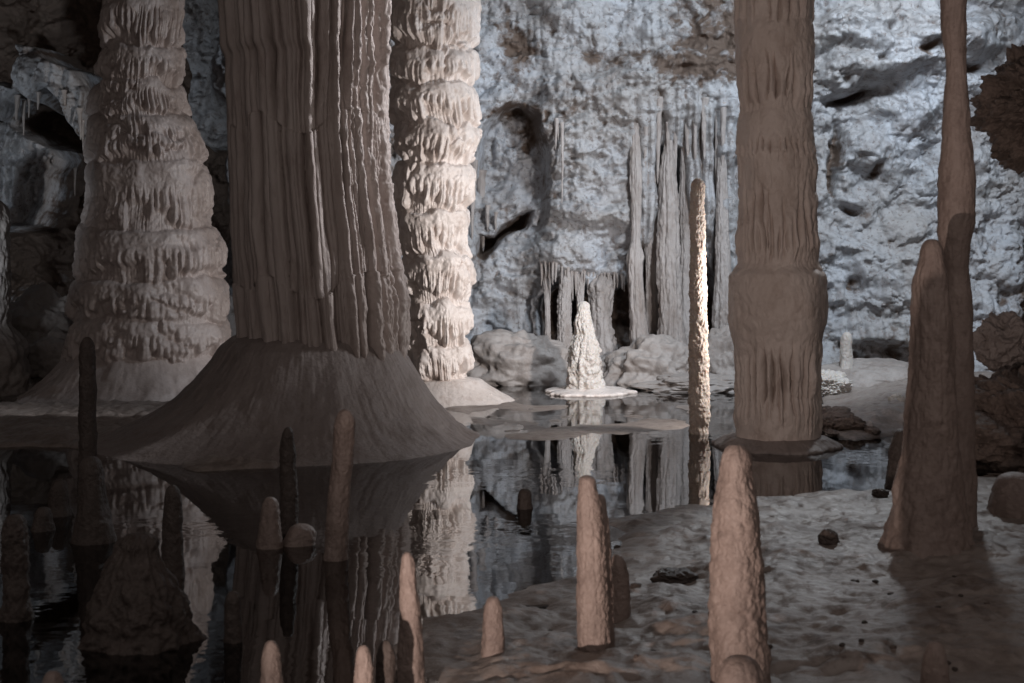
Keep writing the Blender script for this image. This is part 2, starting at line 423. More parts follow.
def wall_forward(X, Z):
    """how far the rock stands forward of the plane y = 24, and how dark: brown stains plus shade painted into the hollows"""
    px = 512 + X * F / WD; py = YH - (Z - H) * F / WD
    n1 = fbm(X * .28, Z * .33 + 5, X * 0 + 1.5, 3)
    wpx = px + 14 * fbm(X * .9, Z * .9, X * 0 + 8.2, 3); wpy = py + 12 * fbm(X * .9 + 9, Z * .9, X * 0 + 3.2, 3)
    f = .55 * n1 + .14 * ridged(X * .8, Z * 1.1, X * 0 + 2.2, 3)
    smooth_ = 1 - .8 * sstep(610, 650, px) * sstep(745, 725, px) * sstep(85, 130, py) * sstep(345, 280, py)
    pit_ = sstep(.25, .6, perlin(X * 6.5, Z * 6.0, X * 0 + 51)) * smooth_
    rough = .065 * fbm(X * 2.4, Z * 2.4, X * 0 + .4, 5, .6) + .045 * ridged(X * 3.6, Z * 3.4, X * 0 + 6.4, 4, .6) - .06 * pit_ - .035 * sstep(.2, .6, perlin(X * 12, Z * 11, X * 0 + 57))
    rmask = .35 + .9 * sstep(-.25, .45, fbm(X * .45 + 3, Z * .5, X * 0 + 33, 2))
    rough = rough * rmask * (1 - .5 * sstep(800, 860, px))
    lump = .08 * billow(X * 1.3 + 3, Z * 1.6, X * 0 + 9.4, 3)
    st = np.zeros_like(X)
    dr, _ = lobes(X * 6.5 + 1.1 * perlin(X * 1.1, Z * .5, X * 0 + 91), 92)      # runs of dripstone down the face
    dz = sstep(.0, .45, fbm(X * .55 + 8, Z * .6, X * 0 + 71, 2))
    f += .07 * dz * (rib(dr) - .6)
    crack = ridged(X * 1.15 + 40, Z * 1.5, X * 0 + 1.1, 4, .6)
    f -= .12 * smooth_ * sstep(.9, 1.7, crack); st += .28 * smooth_ * sstep(1.0, 1.6, crack)
    f += .15 * ridged(X * .5 + 11, Z * .75, X * 0 + 7.7, 2)
    st += .34 * pit_
    # rough overhanging upper wall, smooth niches below
    f += .35 * sstep(300, 40, wpy) + lump * smooth_
    # arched niche in the middle
    a = poly_sd(wpx, wpy, [(474, 250), (470, 170), (478, 128), (500, 108), (520, 103), (538, 118), (550, 150), (556, 186), (548, 215), (530, 250)])
    niche = sstep(-1, 9, a)
    f -= niche * (.75 * sstep(250, 95, wpy) + .25)
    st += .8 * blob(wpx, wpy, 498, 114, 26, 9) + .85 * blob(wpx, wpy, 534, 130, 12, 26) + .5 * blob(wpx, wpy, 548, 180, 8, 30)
    # slot under the niche, cut deep and darkened in colour
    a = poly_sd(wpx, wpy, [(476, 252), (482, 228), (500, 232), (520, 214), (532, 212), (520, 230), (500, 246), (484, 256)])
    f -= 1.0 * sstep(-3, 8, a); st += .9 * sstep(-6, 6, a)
    # hollow behind the row of wall columns, its shade also put into the colour
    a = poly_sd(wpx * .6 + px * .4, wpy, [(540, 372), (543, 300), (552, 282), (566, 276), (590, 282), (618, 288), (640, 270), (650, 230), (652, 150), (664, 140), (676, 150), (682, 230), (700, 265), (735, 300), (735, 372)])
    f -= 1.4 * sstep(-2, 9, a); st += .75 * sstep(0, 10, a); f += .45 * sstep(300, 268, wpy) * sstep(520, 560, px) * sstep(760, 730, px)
    # curtain of flowstone: vertical ribs in the middle right
    v = sstep(610, 650, px) * sstep(745, 725, px) * sstep(85, 130, py) * sstep(345, 280, py)
    fr, _ = lobes(px / 9.0 + .8 * perlin(X * .8, Z * .35, X * 0 + 4), 21)
    fr2, _ = lobes(px / 21.0 + .8 * perlin(X * .6, Z * .3, X * 0 + 14), 22)
    f += v * (.14 * (rib(fr) - .6) + .30 * (rib(fr2) - .6) + .2 * fbm(X * 1.2, Z * .4, X * 0 + 44, 3))
    rough = rough * (1 - .75 * v)
    st += v * .5 * (1 - rib(fr2)) * 1.4  # grooves between the ribs darkened in colour
    # rough brown zone top
    st += .75 * blob(wpx, wpy, 725, 35, 48, 40) + .6 * blob(wpx, wpy, 680, 70, 40, 18) + .75 * blob(wpx, wpy, 515, 50, 22, 30)
    st += .7 * blob(wpx, wpy, 595, 60, 14, 14) + .6 * blob(wpx, wpy, 622, 68, 14, 10) + .5 * blob(wpx, wpy, 565, 118, 12, 8)
    st += .8 * blob(wpx, wpy, 385, 120, 26, 90) * .6
    # smooth pale bulge of the right hand wall with ledges
    for (cx, cy, rx, ry, h) in ((900, 60, 60, 22, .5), (850, 78, 45, 16, .45), (940, 45, 60, 20, .45), (880, 130, 40, 40, .35), (890, 260, 50, 40, .35),
                                (980, 230, 40, 40, .3), (820, 40, 60, 16, .4), (870, 20, 60, 16, .5), (985, 170, 30, 20, .4), (935, 180, 30, 18, .3)):
        q = blob(wpx, wpy, cx, cy, rx, ry, 4)
        f += h * q
    for (cx, cy, rx, ry, h) in ((838, 97, 18, 4, .5), (905, 62, 16, 5, .4), (832, 165, 5, 38, .6), (868, 165, 5, 14, .25), (845, 282, 10, 9, .35), (850, 215, 10, 6, .3), (950, 80, 14, 5, .3)):
        q = blob(wpx, wpy, cx, cy, rx, ry, 2.5); f -= h * q; st += .8 * q  # small slits cut in and darkened in colour
    st += .55 * blob(wpx, wpy, 905, 345, 90, 14)
    f -= .5 * blob(wpx, wpy, 905, 352, 80, 12, 4)
    st += .6 * sstep(955, 1010, wpx) * sstep(210, 300, wpy)
    # left: deep hollow, its shade painted into the colour, with two hanging masses of dripstone
    left = sstep(232, 205, wpx + 10 * perlin(X * 1.1, Z * 1.1, X * 0 + 7))
    hang1 = sstep(-3, 5, poly_sd(wpx * .5 + px * .5, py, [(18, 130), (10, 100), (22, 86), (36, 92), (40, 50), (58, 52), (76, 68), (100, 76), (112, 100), (100, 140), (88, 146), (78, 112), (66, 98), (56, 112), (40, 100), (28, 108), (24, 126)]))
    hang2 = sstep(-3, 6, poly_sd(wpx * .5 + px * .5, py, [(-160, 110), (0, 116), (20, 122), (45, 136), (68, 148), (72, 160), (60, 178), (54, 205), (40, 228), (-20, 235), (-160, 240)]))
    hang3 = sstep(-3, 5, poly_sd(wpx * .6 + px * .4, py, [(150, -120), (260, -120), (262, 146), (205, 148), (186, 132), (172, 60)]))
    foot = sstep(270, 330, wpy)
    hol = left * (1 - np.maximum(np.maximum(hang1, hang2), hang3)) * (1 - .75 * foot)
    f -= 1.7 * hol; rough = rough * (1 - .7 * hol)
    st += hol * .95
    f -= .9 * left * hang3
    f += .5 * left * hang1
    hr, _ = lobes(px / 12.0 + 1.2 * perlin(X * .7, Z * .5, X * 0 + 24) + (py - 150) * .02, 31)
    f += left * np.maximum(hang1, hang2) * .22 * (rib(hr) - .6)
    # foot of the wall: piled flowstone lumps
    foot = sstep(318, 376, wpy)
    f += foot * (.75 + .45 * billow(X * .75 + 2, Z * .9, X * 0 + 2.4, 2)) + .35 * sstep(365, 392, py)
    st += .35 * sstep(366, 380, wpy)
    # the chamber closes in at both sides, and leans inward at the top
    f += .9 * np.maximum(0, np.abs(X - .5) - 9.0) ** 1.45 + .25 * np.maximum(0, Z - 6.5) ** 1.6
    return f + rough, np.clip(st, 0, 1)

def wall_y(X, Z):
    f, _ = wall_forward(np.asarray([X], float), np.asarray([Z], float)); return WD - float(f[0])

def on_wall(px, py, off=0.0):
    D = 23.5
    for _ in range(6):
        D = .5 * D + .5 * (wall_y(wx(px, D), wz(py, D)) - off)
    return wx(px, D), D, wz(py, D)

def steps(parts):
    return np.unique(np.concatenate([np.arange(a, b, s) for a, b, s in parts]).round(4))

gx = steps([(-19, -9.2, .12), (-9.2, 9.2, .0185), (9.2, 20.01, .12)])
gz = steps([(-.6, -.1, .1), (-.1, 6.4, .0185), (6.4, 11.01, .12)])
GX, GZ = np.meshgrid(gx, gz, indexing='xy')
fw, st = wall_forward(GX, GZ)
co = np.stack([GX, WD - fw, GZ + .05 * perlin(GX * 2, GZ * 2, fw * 2)], -1).reshape(-1, 3)
wall = mesh_object('cave_wall', co, grid_quads(*GX.shape), None, M['wall'], None, (0, 0, 0), {'stain_shade': st})
tag(wall, 'pale blue-grey cave wall closing the chamber behind the columns', 'cave wall', kind='structure')

# ceiling over the chamber
cxs = np.arange(-19, 20.1, .16); cys = np.arange(9.0, 26.1, .16)
CX, CY = np.meshgrid(cxs, cys, indexing='xy')
CZ = 9.2 + .7 * fbm(CX * .35, CY * .35, CX * 0 + 3, 4) + .25 * ridged(CX * .9, CY * .9, CX * 0, 3)
ceil = mesh_object('cave_ceiling', np.stack([CX, CY, CZ], -1).reshape(-1, 3), grid_quads(*CX.shape)[:, ::-1], None, M['rock'])
tag(ceil, 'rough brown rock ceiling far above the pool', 'cave ceiling', kind='structure')

# ------------------------------------------------------------------ floor and water
def gpoly(pts): return [(wx(x, ground_depth(y)), ground_depth(y)) for x, y in pts]

BANK = gpoly([(388, 760), (398, 650), (424, 608), (486, 587), (554, 574), (584, 566), (600, 522), (640, 508), (722, 497), (800, 494), (890, 487), (960, 474), (1060, 458), (1500, 440), (2400, 460), (2600, 900), (1500, 2200), (300, 2200)])
RSHORE = gpoly([(806, 424), (812, 398), (850, 386), (1000, 374), (1700, 374), (1700, 452), (1000, 462), (940, 450), (900, 436), (862, 440), (830, 436)])
LSHELF = gpoly([(-900, 400), (-100, 402), (60, 403), (160, 402), (260, 398), (330, 430), (300, 468), (210, 470), (140, 456), (60, 449), (0, 447), (-100, 444), (-900, 440)])
BACK = gpoly([(-900, 384), (-900, 374), (1700, 374), (1700, 380), (800, 382), (560, 384), (380, 384), (230, 386), (60, 392), (0, 395), (-300, 400)])
RAFT = gpoly([(400, 398), (540, 394), (640, 396), (720, 402), (730, 425), (690, 438), (600, 443), (480, 444), (440, 425)])

def floor_height(X, Y):
    w = .22 * fbm(X * .9, Y * .6, X * 0 + 2, 3); w2 = .5 * fbm(X * .5, Y * .35, X * 0 + 12, 2)
    bank = poly_sd(X + w, Y + w * 1.2, BANK); rs = poly_sd(X + w, Y + 1.5 * w, RSHORE); ls = poly_sd(X + w, Y + 1.5 * w, LSHELF)
    bk = poly_sd(X + w2, Y + w2, BACK)
    bed = -.20 + .07 * fbm(X * .5, Y * .5, X * 0, 3)
    raft = poly_sd(X + w2 * .7, Y + w2, RAFT)
    rf = sstep(-.3, .5, raft)
    bed = bed * (1 - rf) + rf * (-.003 + .032 * fbm(X * .9, Y * .8, X * 0 + 81, 4) + .012 * sstep(1.0, -1.2, X))
    bed = np.where(Y < 12.5, bed - .25 * sstep(12.5, 9.5, Y), bed)
    n = fbm(X * 1.4, Y * 1.1, X * 0 + 5, 4, .55)
    dim = billow(X * 4.2, Y * 3.4, X * 0 + 15, 3, .55)
    terr = fbm(X * .55, Y * .8, X * 0 + 25, 2)
    step = .05 * sstep(-.04, .04, np.sin((Y + .8 * terr) * 2.6) * .5 + .2 * n - .1)
    bank = bank + .28 * fbm(X * 1.6, Y * 1.6, X * 0 + 61, 3)
    lb = sstep(-.9, .5, bank) * .235 + .09 * sstep(.3, 3.0, bank)
    zb = -.2 + lb + (.05 * n + .011 * dim + .3 * step + .03 * fbm(X * 2.2, Y * 3.6, X * 0 + 75, 4, .6)) * sstep(-.2, .9, bank)
    z = np.where(bank > -.9, np.maximum(bed, zb), bed)
    for m, h in ((rs, .17), (ls, .1), (bk, .12)):
        zz = -.2 + .23 * sstep(-.15, .2, m) + h * sstep(.1, 1.2, m) + (.035 * n + .02 * dim) * sstep(0, .5, m)
        z = np.maximum(z, np.where(m > -.15, zz, -9))
    st = .55 * sstep(-.1, .35, n) * sstep(0, .3, bank) + .25 * sstep(7.8, 6.8, Y) * 0
    return z, np.clip(st, 0, 1)

rows = np.concatenate([np.arange(365.0, 400, .5), np.arange(400.0, 690, .62)])
fy = np.concatenate([ground_depth(rows), np.linspace(ground_depth(690.0), -4, 40)[1:]])[::-1]
fx = steps([(-19, -8.5, .2), (-8.5, 8.5, .018), (8.5, 20.01, .2)])
FX, FY = np.meshgrid(fx, fy, indexing='xy')
fz, fst = floor_height(FX, FY)
floor = mesh_object('cave_floor', np.stack([FX, FY, fz], -1).reshape(-1, 3), grid_quads(*FX.shape), None, M['floor'], None, (0, 0, 0), {'stain_shade': fst})
tag(floor, 'wet brown mud and calcite floor of the cave', 'cave floor', kind='structure')
def floor_z(X, Y):
    z, _ = floor_height(np.asarray([X], float), np.asarray([Y], float)); return float(z[0])

wxs = np.linspace(-19, 20, 40); wys = np.linspace(-4, 24.5, 30)
WX, WY = np.meshgrid(wxs, wys, indexing='xy')
wat = mesh_object('water', np.stack([WX, WY, WX * 0], -1).reshape(-1, 3), grid_quads(*WX.shape), None, M['water'])
tag(wat, 'still dark pool mirroring the lit columns and wall', 'water', kind='structure')

# ------------------------------------------------------------------ the great columns
# 1 tiered pale column at the left
D = 20.6
t = empty('flowstone_column', (wx(148, D), D, 0.0))
tag(t, 'tiered flowstone column like stacked skirts, widest of the pale ones, at left before the dark hollow', 'column', 'great cave columns')
flow_column('shaft', [(400, 60, 234), (357, 66, 228), (330, 70, 228), (290, 75, 226), (240, 79, 219), (229, 79, 217), (200, 88, 211), (165, 86, 208), (140, 91, 200),
                      (118, 94, 190), (100, 98, 181), (40, 101, 181), (0, 106, 181), (-60, 106, 184)], D,
            [-60, -8, 47, 84, 118, 164, 229, 280, 320, 357], 3, 54, 118, .085, .11, .13, M['left'], t, 560, 520, zbot=-.2, lump=.05)
def apron(name, D, cx, prof, seed, mat, parent, nc=360, nr=80, streak=.02, skew=None, lump=.04):
    """flared foot: prof = (z, radius) from the bottom up"""
    zz = np.array([p[0] for p in prof]); rr = np.array([p[1] for p in prof])
    u = np.linspace(0, 1, nr); s = np.linspace(0, 1, len(prof))
    z = np.interp(u, s, zz); R = np.interp(u, s, rr)
    k = np.ones(9) / 9
    z = np.convolve(np.pad(z, 4, 'edge'), k, 'valid'); R = np.convolve(np.pad(R, 4, 'edge'), k, 'valid')
    TH = np.broadcast_to(theta(nc)[None], (nr, nc)); c = np.cos(TH); s_ = np.sin(TH); Zm = np.broadcast_to(z[:, None], TH.shape)
    rad = np.broadcast_to(R[:, None], TH.shape).copy()
    if skew is not None: rad = rad * (1 + skew(TH) * sstep(rr[-1], rr[0], R)[:, None])
    flare = sstep(rr[-1] * .9, rr[0], R)[:, None]
    rad += lump * fbm(c * 2.2 + seed, s_ * 2.2, R[:, None] * 1.6, 4) * (.3 + flare)
    a = rad
    rad += streak * fbm(c * 22 + seed, s_ * 22, R[:, None] * 1.2, 3, .6) * (.3 + flare)
    rad += streak * .9 * billow(c * 5 + seed, s_ * 5, R[:, None] * 5.0, 3) * flare
    return tube(name, z, np.full(nr, cx), np.full(nr, D, float), rad, mat, parent, (cx, D, 0.0))
apron('foot', D, wx(146, D), [(-.25, 2.05), (-.02, 1.75), (.12, 1.52), (.35, 1.28), (.6, 1.06), (.8, .9)], 5, M['left'], t, 300, 60, .02, lump=.12)

# 2 the broad fluted column and its cone
D = 16.2
t = empty('fluted_column', (wx(312, D), D, 0.0))
tag(t, 'broad brown fluted column with organ-pipe ribs standing on a wide smooth cone', 'column', 'great cave columns')
zs, cs, rs = silhouette([(360, 246, 404), (340, 241, 405), (300, 237, 404), (250, 234, 397), (200, 232, 390), (100, 229, 384), (58, 229, 384), (52, 224, 384), (0, 221, 385), (-60, 219, 386)], D)
z = np.concatenate([np.linspace(.75, 5.6, 420), np.linspace(5.6, 9.6, 30)[1:]])
R = smooth_interp(z, zs, rs, .03) * (1 + .3 * sstep(8, 9.6, z)); cxr = smooth_interp(z, zs, cs, .05)
nc = 900
TH = np.broadcast_to(theta(nc)[None], (len(z), nc)); Z = np.broadcast_to(z[:, None], TH.shape); c = np.cos(TH); s = np.sin(TH)
warp = .30 * perlin(c * 2, s * 2, Z * .55) + .10 * perlin(c * 5, s * 5, Z * 1.6 + 4)
rad = np.broadcast_to(R[:, None], TH.shape).copy()
Zt = Z + .35 * perlin(c * 1.7, s * 1.7, Z * 0 + 3)                    # pipes are broken into storeys
sect = np.floor(Zt / 1.75); q = Zt / 1.75 - sect
f, k = lobes(TH * 22 / (2 * np.pi) + warp + .15 * sect, 41, None)
dep = .08 + .14 * hash1(np.mod(k, 22), sect)
rad += dep * (rib(f) - .75) * (.45 + .55 * sstep(.02, .3, q))
f, k = lobes(TH * 61 / (2 * np.pi) + warp * 1.6, 43, None)
rad += (.015 + .04 * hash1(np.mod(k, 61), sect)) * (rib(f) - .6)
f, k = lobes(TH * 11 / (2 * np.pi) + warp * .7, 44, None)
rad += .11 * (rib(f) - .7)
rad *= 1 - .07 * sstep(1.0, .8, Z)
side = sstep(.15, .75, c + .1 * perlin(Z * .9, Z * 0, Z * 0))       # right flank is knobbly
pxx, pyy = c * 1.0, s * 1.0
rad += side * (.014 * billow(pxx * 7, pyy * 7, Z * 1.1, 3, .55) + .008 * billow(pxx * 15, pyy * 15, Z * 12, 2))
f, k = lobes(TH * 38 / (2 * np.pi) + warp * 1.3 + .06 * perlin(pxx * 8, pyy * 8, Z * 5), 47, None)
rad += side * (.05 + .09 * hash1(np.mod(k, 38), np.floor(Z / 1.3 + 4 * hash1(np.mod(k, 38))))) * (rib(f) - .6)
rad += side * .022 * sstep(.3, -.2, perlin(pxx * 2, pyy * 2, Z * .8)) * billow(pxx * 9, pyy * 9, Z * 5, 2)
rad += .012 * fbm(pxx * 9, pyy * 9, Z * 3.0, 3)
rad -= .03
tube('shaft', z, cxr, np.full(len(z), D, float), rad, M['fluted'], t, (cxr[0], D, .75))
apron('cone', D, wx(312, D), [(-.22, 2.5), (-.12, 2.2), (-.03, 1.93), (.03, 1.80), (.12, 1.67), (.25, 1.51), (.42, 1.36), (.64, 1.21), (.86, 1.08), (1.02, 1.0), (1.12, .9), (1.18, .7)], 15, M['mound'], t, 700, 200, .012,
      skew=lambda T: .48 * np.maximum(0, -np.cos(T)) ** 1.5 + .18 * np.maximum(0, -np.sin(T)) ** 1.5, lump=.11)

# 3 bright tiered column in the middle
D = 19.9
t = empty('flowstone_column', (wx(438, D), D, 0.0))
tag(t, 'brightly lit cream column of knobbly drip tiers, just right of the broad fluted column', 'column', 'great cave columns')
flow_column('shaft', [(400, 412, 472), (378, 411, 472), (345, 404, 472), (310, 403, 471), (280, 400, 472), (258, 399, 475), (245, 399, 466), (236, 399, 466), (210, 391, 471), (190, 392, 473),
                      (165, 393, 474), (150, 394, 476), (138, 394, 482), (125, 393, 480), (110, 391, 476), (88, 390, 476), (40, 390, 477), (0, 391, 477), (-60, 388, 480)], D,
            [-60, -8, 52, 88, 126, 166, 210, 256, 302, 345, 380], 11, 32, 70, .075, .12, .13, M['pale'], t, 420, 560, zbot=-.15, lump=.05)
apron('foot', D, wx(446, D), [(-.2, 1.15), (-.03, .98), (.08, .78), (.18, .62), (.3, .46)], 8, M['pale'], t, 260, 50, .015)

# 4 brown column at the right
D = 15.5
t = empty('drip_column', (wx(778, D), D, 0.0))
tag(t, 'shaded brown column with long drip fingers and a flat rim at its foot, right of the thin candle', 'column', 'great cave columns')
def slots(TH, Z, a, b):
    out = np.zeros_like(Z); c = np.cos(TH); s_ = np.sin(TH)
    for i, (y0, y1, n, dep) in enumerate([(-60, 36, 19, .10), (50, 112, 22, .10), (138, 158, 34, .05), (168, 268, 20, .13), (205, 262, 37, .06), (328, 410, 27, .14), (352, 432, 40, .06)]):
        z1, z0 = wz(y0, 15.5), wz(y1, 15.5)
        wv = .10 * fbm(c * 1.5 + i * 5, s_ * 1.5, Z * 0 + i, 3)
        q = np.clip((z1 - Z + wv) / (z1 - z0), 0, 1)
        f, k = lobes(TH * n / (2 * np.pi) + .35 * perlin(c * 2 + i, s_ * 2, Z * 1.1) + .12 * perlin(c * 6, s_ * 6, Z * 4 + i), 70 + i)
        km = np.mod(k, n)
        h1 = hash1(km, km * 0 + i, km * 0 + 3); h2 = hash1(km, km * 0 + i, km * 0 + 4); h3 = hash1(km, km * 0 + i, km * 0 + 5)
        zone = sstep(.05 + .3 * h1, .3 + .35 * h1, q) * sstep(1.0 - .25 * h2, .86 - .25 * h2, q)
        gap = np.clip((.45 + .2 * h2) - rib(f) * .55, 0, 1) / .45
        out -= dep * (.35 + .9 * h3) * zone * np.minimum(gap, 1.2)
        out += .02 * zone * rib(f) * sstep(.4, .9, q)
    out += .05 * sstep(wz(262, 15.5), wz(275, 15.5), Z) * sstep(wz(345, 15.5), wz(310, 15.5), Z)
    return out
flow_column('shaft', [(445, 737, 819), (425, 737, 820), (400, 735, 822), (330, 733, 822), (276, 733, 821), (267, 736, 819), (250, 738, 817), (180, 738, 815), (118, 738, 812), (108, 740, 811),
                      (70, 738, 814), (30, 735, 812), (0, 733, 815), (-60, 731, 817)], D,
            [-75, 22, 112, 190, 268, 398, 470], 23, 24, 52, .03, .015, .07, M['brown'], t, 620, 640, zbot=-.15, lump=.03, start=.3, second=.2,
            extra=slots)
apron('foot_rim', D, wx(777, D), [(-.25, .55), (-.06, .64), (.0, .66), (.03, .645), (.06, .58), (.11, .50)], 31, M['mound'], t, 220, 40, .01, lump=.05)

# ------------------------------------------------------------------ slender stalagmites of the middle distance
D = 16.5
candle = stalagmite('candle_stalagmite', [(447, 689, 709), (437, 690, 709), (400, 689, 709), (340, 689, 708), (290, 690, 706), (220, 690, 705), (190, 691, 705), (178, 694, 701)], D, 4, M['candle'],
                    zbot=-.2, nc=110, nr=520, bumps=.09, lumps=.075)
tag(candle, 'tall thin candle-like stalagmite, white on its right edge, rising from the pool', 'stalagmite')

D = 20.9
t = empty('spire_stalagmite', (wx(584, D), D, 0.0))
tag(t, 'small bright white conical stalagmite standing on a round rim in the pool', 'stalagmite')
stalagmite('spire', [(400, 565, 604), (385, 566, 603), (370, 567, 602), (352, 569, 600), (340, 572, 597), (332, 575, 595), (322, 575, 592), (314, 577, 590), (306, 578, 589), (301, 581, 587)], D, 17,
           M['white'], zbot=-.1, nc=160, nr=220, bumps=.13, lumps=.08, drip=.16, parent=t)
apron('rim', D, wx(588, D), [(-.22, .45), (-.06, .58), (.0, .625), (.035, .62), (.045, .56), (.06, .40)], 33, M['pale'], t, 200, 40, .012, lump=.09)

def post(name, label, sil, D, seed, mat='stal', group='foreground stalagmites', **kw):
    if 'zbot' not in kw:
        kw['zbot'] = floor_z(wx((sil[0][1] + sil[0][2]) / 2, D), D) - .08
    kw.setdefault('blunt', 'ztop' not in kw); kw.setdefault('lumps', .06); kw.setdefault('bumps', .05)
    o = stalagmite(name, sil, D, seed, M[mat], **kw)
    return tag(o, label, 'stalagmite', group)

# pair at the right
post('column_stalagmite', 'tall wavy brown dripstone pillar running up out of the picture at right', [(565, 940, 978), (500, 939, 976), (400, 940, 973), (330, 943, 972), (300, 942, 973), (275, 944, 968), (258, 941, 968), (240, 939, 971),
     (215, 937, 975), (170, 939, 974), (135, 943, 970), (112, 941, 969), (95, 946, 968), (62, 948, 966), (40, 943, 966), (18, 940, 967), (0, 942, 967), (-80, 938, 972)], 10.5, 51, 'stal', None,
     nc=120, nr=420, bumps=.05, lumps=.035, ztop=9.4)
post('leaning_stalagmite', 'thick blunt stalagmite in front of the wavy pillar, darkened by a rounded shadow', [(568, 884, 972), (540, 888, 968), (500, 894, 962), (440, 904, 957), (390, 908, 954), (340, 910, 952), (300, 911, 950), (275, 914, 947), (258, 919, 943), (246, 924, 938), (239, 928, 934)], 9.8, 52, 'stal', None,
     nc=150, nr=260, bumps=.05, lumps=.05, drip=.05)
post('stalagmite', 'low dark stub half hidden on the left side of the thick blunt stalagmite', [(482, 886, 906), (460, 888, 907), (440, 892, 908), (429, 898, 904)], 12.9, 53, 'dark')
post('stalagmite', 'short fat tan stump at the right edge of the photo beside the wavy pillar', [(524, 990, 1042), (500, 991, 1040), (482, 995, 1036), (472, 1002, 1028)], 11.2, 54, 'stal', bumps=.04)

# lit row in the foreground
post('stalagmite', 'large tall pinkish stalagmite with a pointed top, nearest and thickest of the lit ones', [(705, 711, 767), (683, 711, 766), (600, 711, 764), (550, 711, 762), (500, 714, 758), (475, 719, 752), (458, 726, 747), (444, 732, 741)], 7.0, 61,
     nc=160, nr=300, bumps=.05, lumps=.05, drip=.03)
post('stalagmite', 'short round-topped stub standing in front of the large tall pinkish stalagmite', [(730, 714, 768), (690, 717, 764), (668, 722, 758), (656, 732, 748)], 6.45, 62, bumps=.04)
t = empty('stalagmite', (wx(595, 7.6), 7.6, floor_z(wx(595, 7.6), 7.6)))
tag(t, 'flat-topped two-stemmed pinkish stalagmite in the middle of the foreground bank', 'stalagmite', 'foreground stalagmites')
o = stalagmite('stem', [(672, 577, 612), (650, 578, 611), (600, 577, 608), (550, 577, 606), (510, 577, 602), (490, 578, 597), (480, 579, 595), (475, 579, 595)], 7.6, 63, M['stal'], zbot=t.location[2] - .08, nc=130, nr=240, bumps=.05, lumps=.03, drip=.07, dome=.03, parent=t)
o = stalagmite('shoulder', [(674, 588, 617), (650, 589, 615), (600, 590, 613), (550, 590, 611), (515, 591, 608), (500, 594, 606), (494, 597, 603)], 7.66, 64, M['stal'], zbot=t.location[2] - .08, nc=110, nr=220, bumps=.05, lumps=.03, drip=.06, parent=t)
post('stalagmite', 'dark shaded stalagmite tucked right behind the flat-topped two-stemmed one', [(636, 610, 632), (610, 611, 631), (580, 611, 629), (563, 612, 625), (554, 615, 620)], 8.25, 65, 'stal')
post('stalagmite', 'short plain rounded tan stalagmite on the edge of the bank, left of the flat-topped one', [(672, 481, 505), (640, 482, 504), (615, 483, 502), (603, 486, 500), (596, 490, 497)], 7.55, 66)
post('stalagmite', 'tall narrow pinkish stalagmite at the water edge below the bright column', [(700, 396, 426), (660, 398, 424), (620, 399, 421), (590, 400, 417), (566, 401, 414), (552, 404, 410)], 7.05, 67, lumps=.06, bumps=.05)
post('stalagmite', 'pale tip poking up at the bottom edge, left beside a dark one', [(735, 352, 376), (690, 354, 374), (660, 356, 371), (645, 360, 367)], 6.5, 68)
post('stalagmite', 'dark round tip at the bottom edge between the pale tip and the narrow pinkish one', [(735, 375, 397), (680, 376, 396), (652, 378, 394), (640, 383, 389)], 6.7, 69, 'dark')
post('stalagmite', 'ochre tip at the bottom edge below the two thin posts of the left pool', [(735, 258, 284), (690, 260, 282), (660, 262, 279), (640, 267, 275)], 6.6, 70)
post('stalagmite', 'small tan tip at the bottom right edge on the dark bank', [(735, 917, 953), (690, 921, 949), (660, 925, 945), (641, 931, 940)], 6.5, 71)
post('stalagmite', 'small reddish tip in the bottom left corner', [(735, 38, 66), (700, 40, 64), (682, 44, 60), (671, 49, 56)], 6.4, 72)

# posts standing in the dark pool
post('stalagmite', 'thin brown stalagmite with an ochre lit side, tallest in the left pool', [(570, 322, 348), (540, 325, 348), (500, 328, 350), (460, 331, 353), (430, 334, 355), (418, 336, 355), (409, 341, 350)], 10.0, 73, 'stal', nc=100, nr=220)
post('stalagmite', 'thin dark post left of the ochre-sided one, before the cone', [(540, 280, 299), (500, 280, 298), (465, 280, 296), (440, 280, 295), (427, 284, 293)], 10.9, 74, 'dark', nc=90, nr=180)
post('stalagmite', 'stubby grey-brown stalagmite beside a low nub at the foot of the thin dark post', [(556, 255, 284), (535, 258, 282), (518, 260, 280), (506, 261, 279), (497, 266, 274)], 10.4, 75)
post('stalagmite', 'low wide nub barely above water, right of the stubby grey-brown one', [(552, 280, 316), (542, 283, 314), (532, 289, 312), (524, 296, 306)], 10.5, 76)
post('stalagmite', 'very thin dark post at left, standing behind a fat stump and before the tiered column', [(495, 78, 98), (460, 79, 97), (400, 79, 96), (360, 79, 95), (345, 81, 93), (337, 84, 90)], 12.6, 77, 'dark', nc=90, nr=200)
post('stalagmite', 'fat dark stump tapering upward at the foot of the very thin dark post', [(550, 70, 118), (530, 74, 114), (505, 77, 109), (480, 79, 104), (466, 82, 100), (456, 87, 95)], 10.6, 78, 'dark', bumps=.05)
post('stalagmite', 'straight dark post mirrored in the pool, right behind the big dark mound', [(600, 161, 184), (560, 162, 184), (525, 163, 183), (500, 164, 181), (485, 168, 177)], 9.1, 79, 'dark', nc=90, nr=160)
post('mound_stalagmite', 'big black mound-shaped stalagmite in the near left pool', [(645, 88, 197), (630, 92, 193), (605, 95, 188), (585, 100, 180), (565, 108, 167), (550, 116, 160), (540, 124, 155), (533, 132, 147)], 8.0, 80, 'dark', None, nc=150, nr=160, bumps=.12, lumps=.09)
post('stalagmite', 'small dark cone in the far left pool, left of the fat stump', [(516, 46, 72), (505, 49, 69), (490, 52, 66), (479, 57, 62)], 11.6, 81, 'dark')
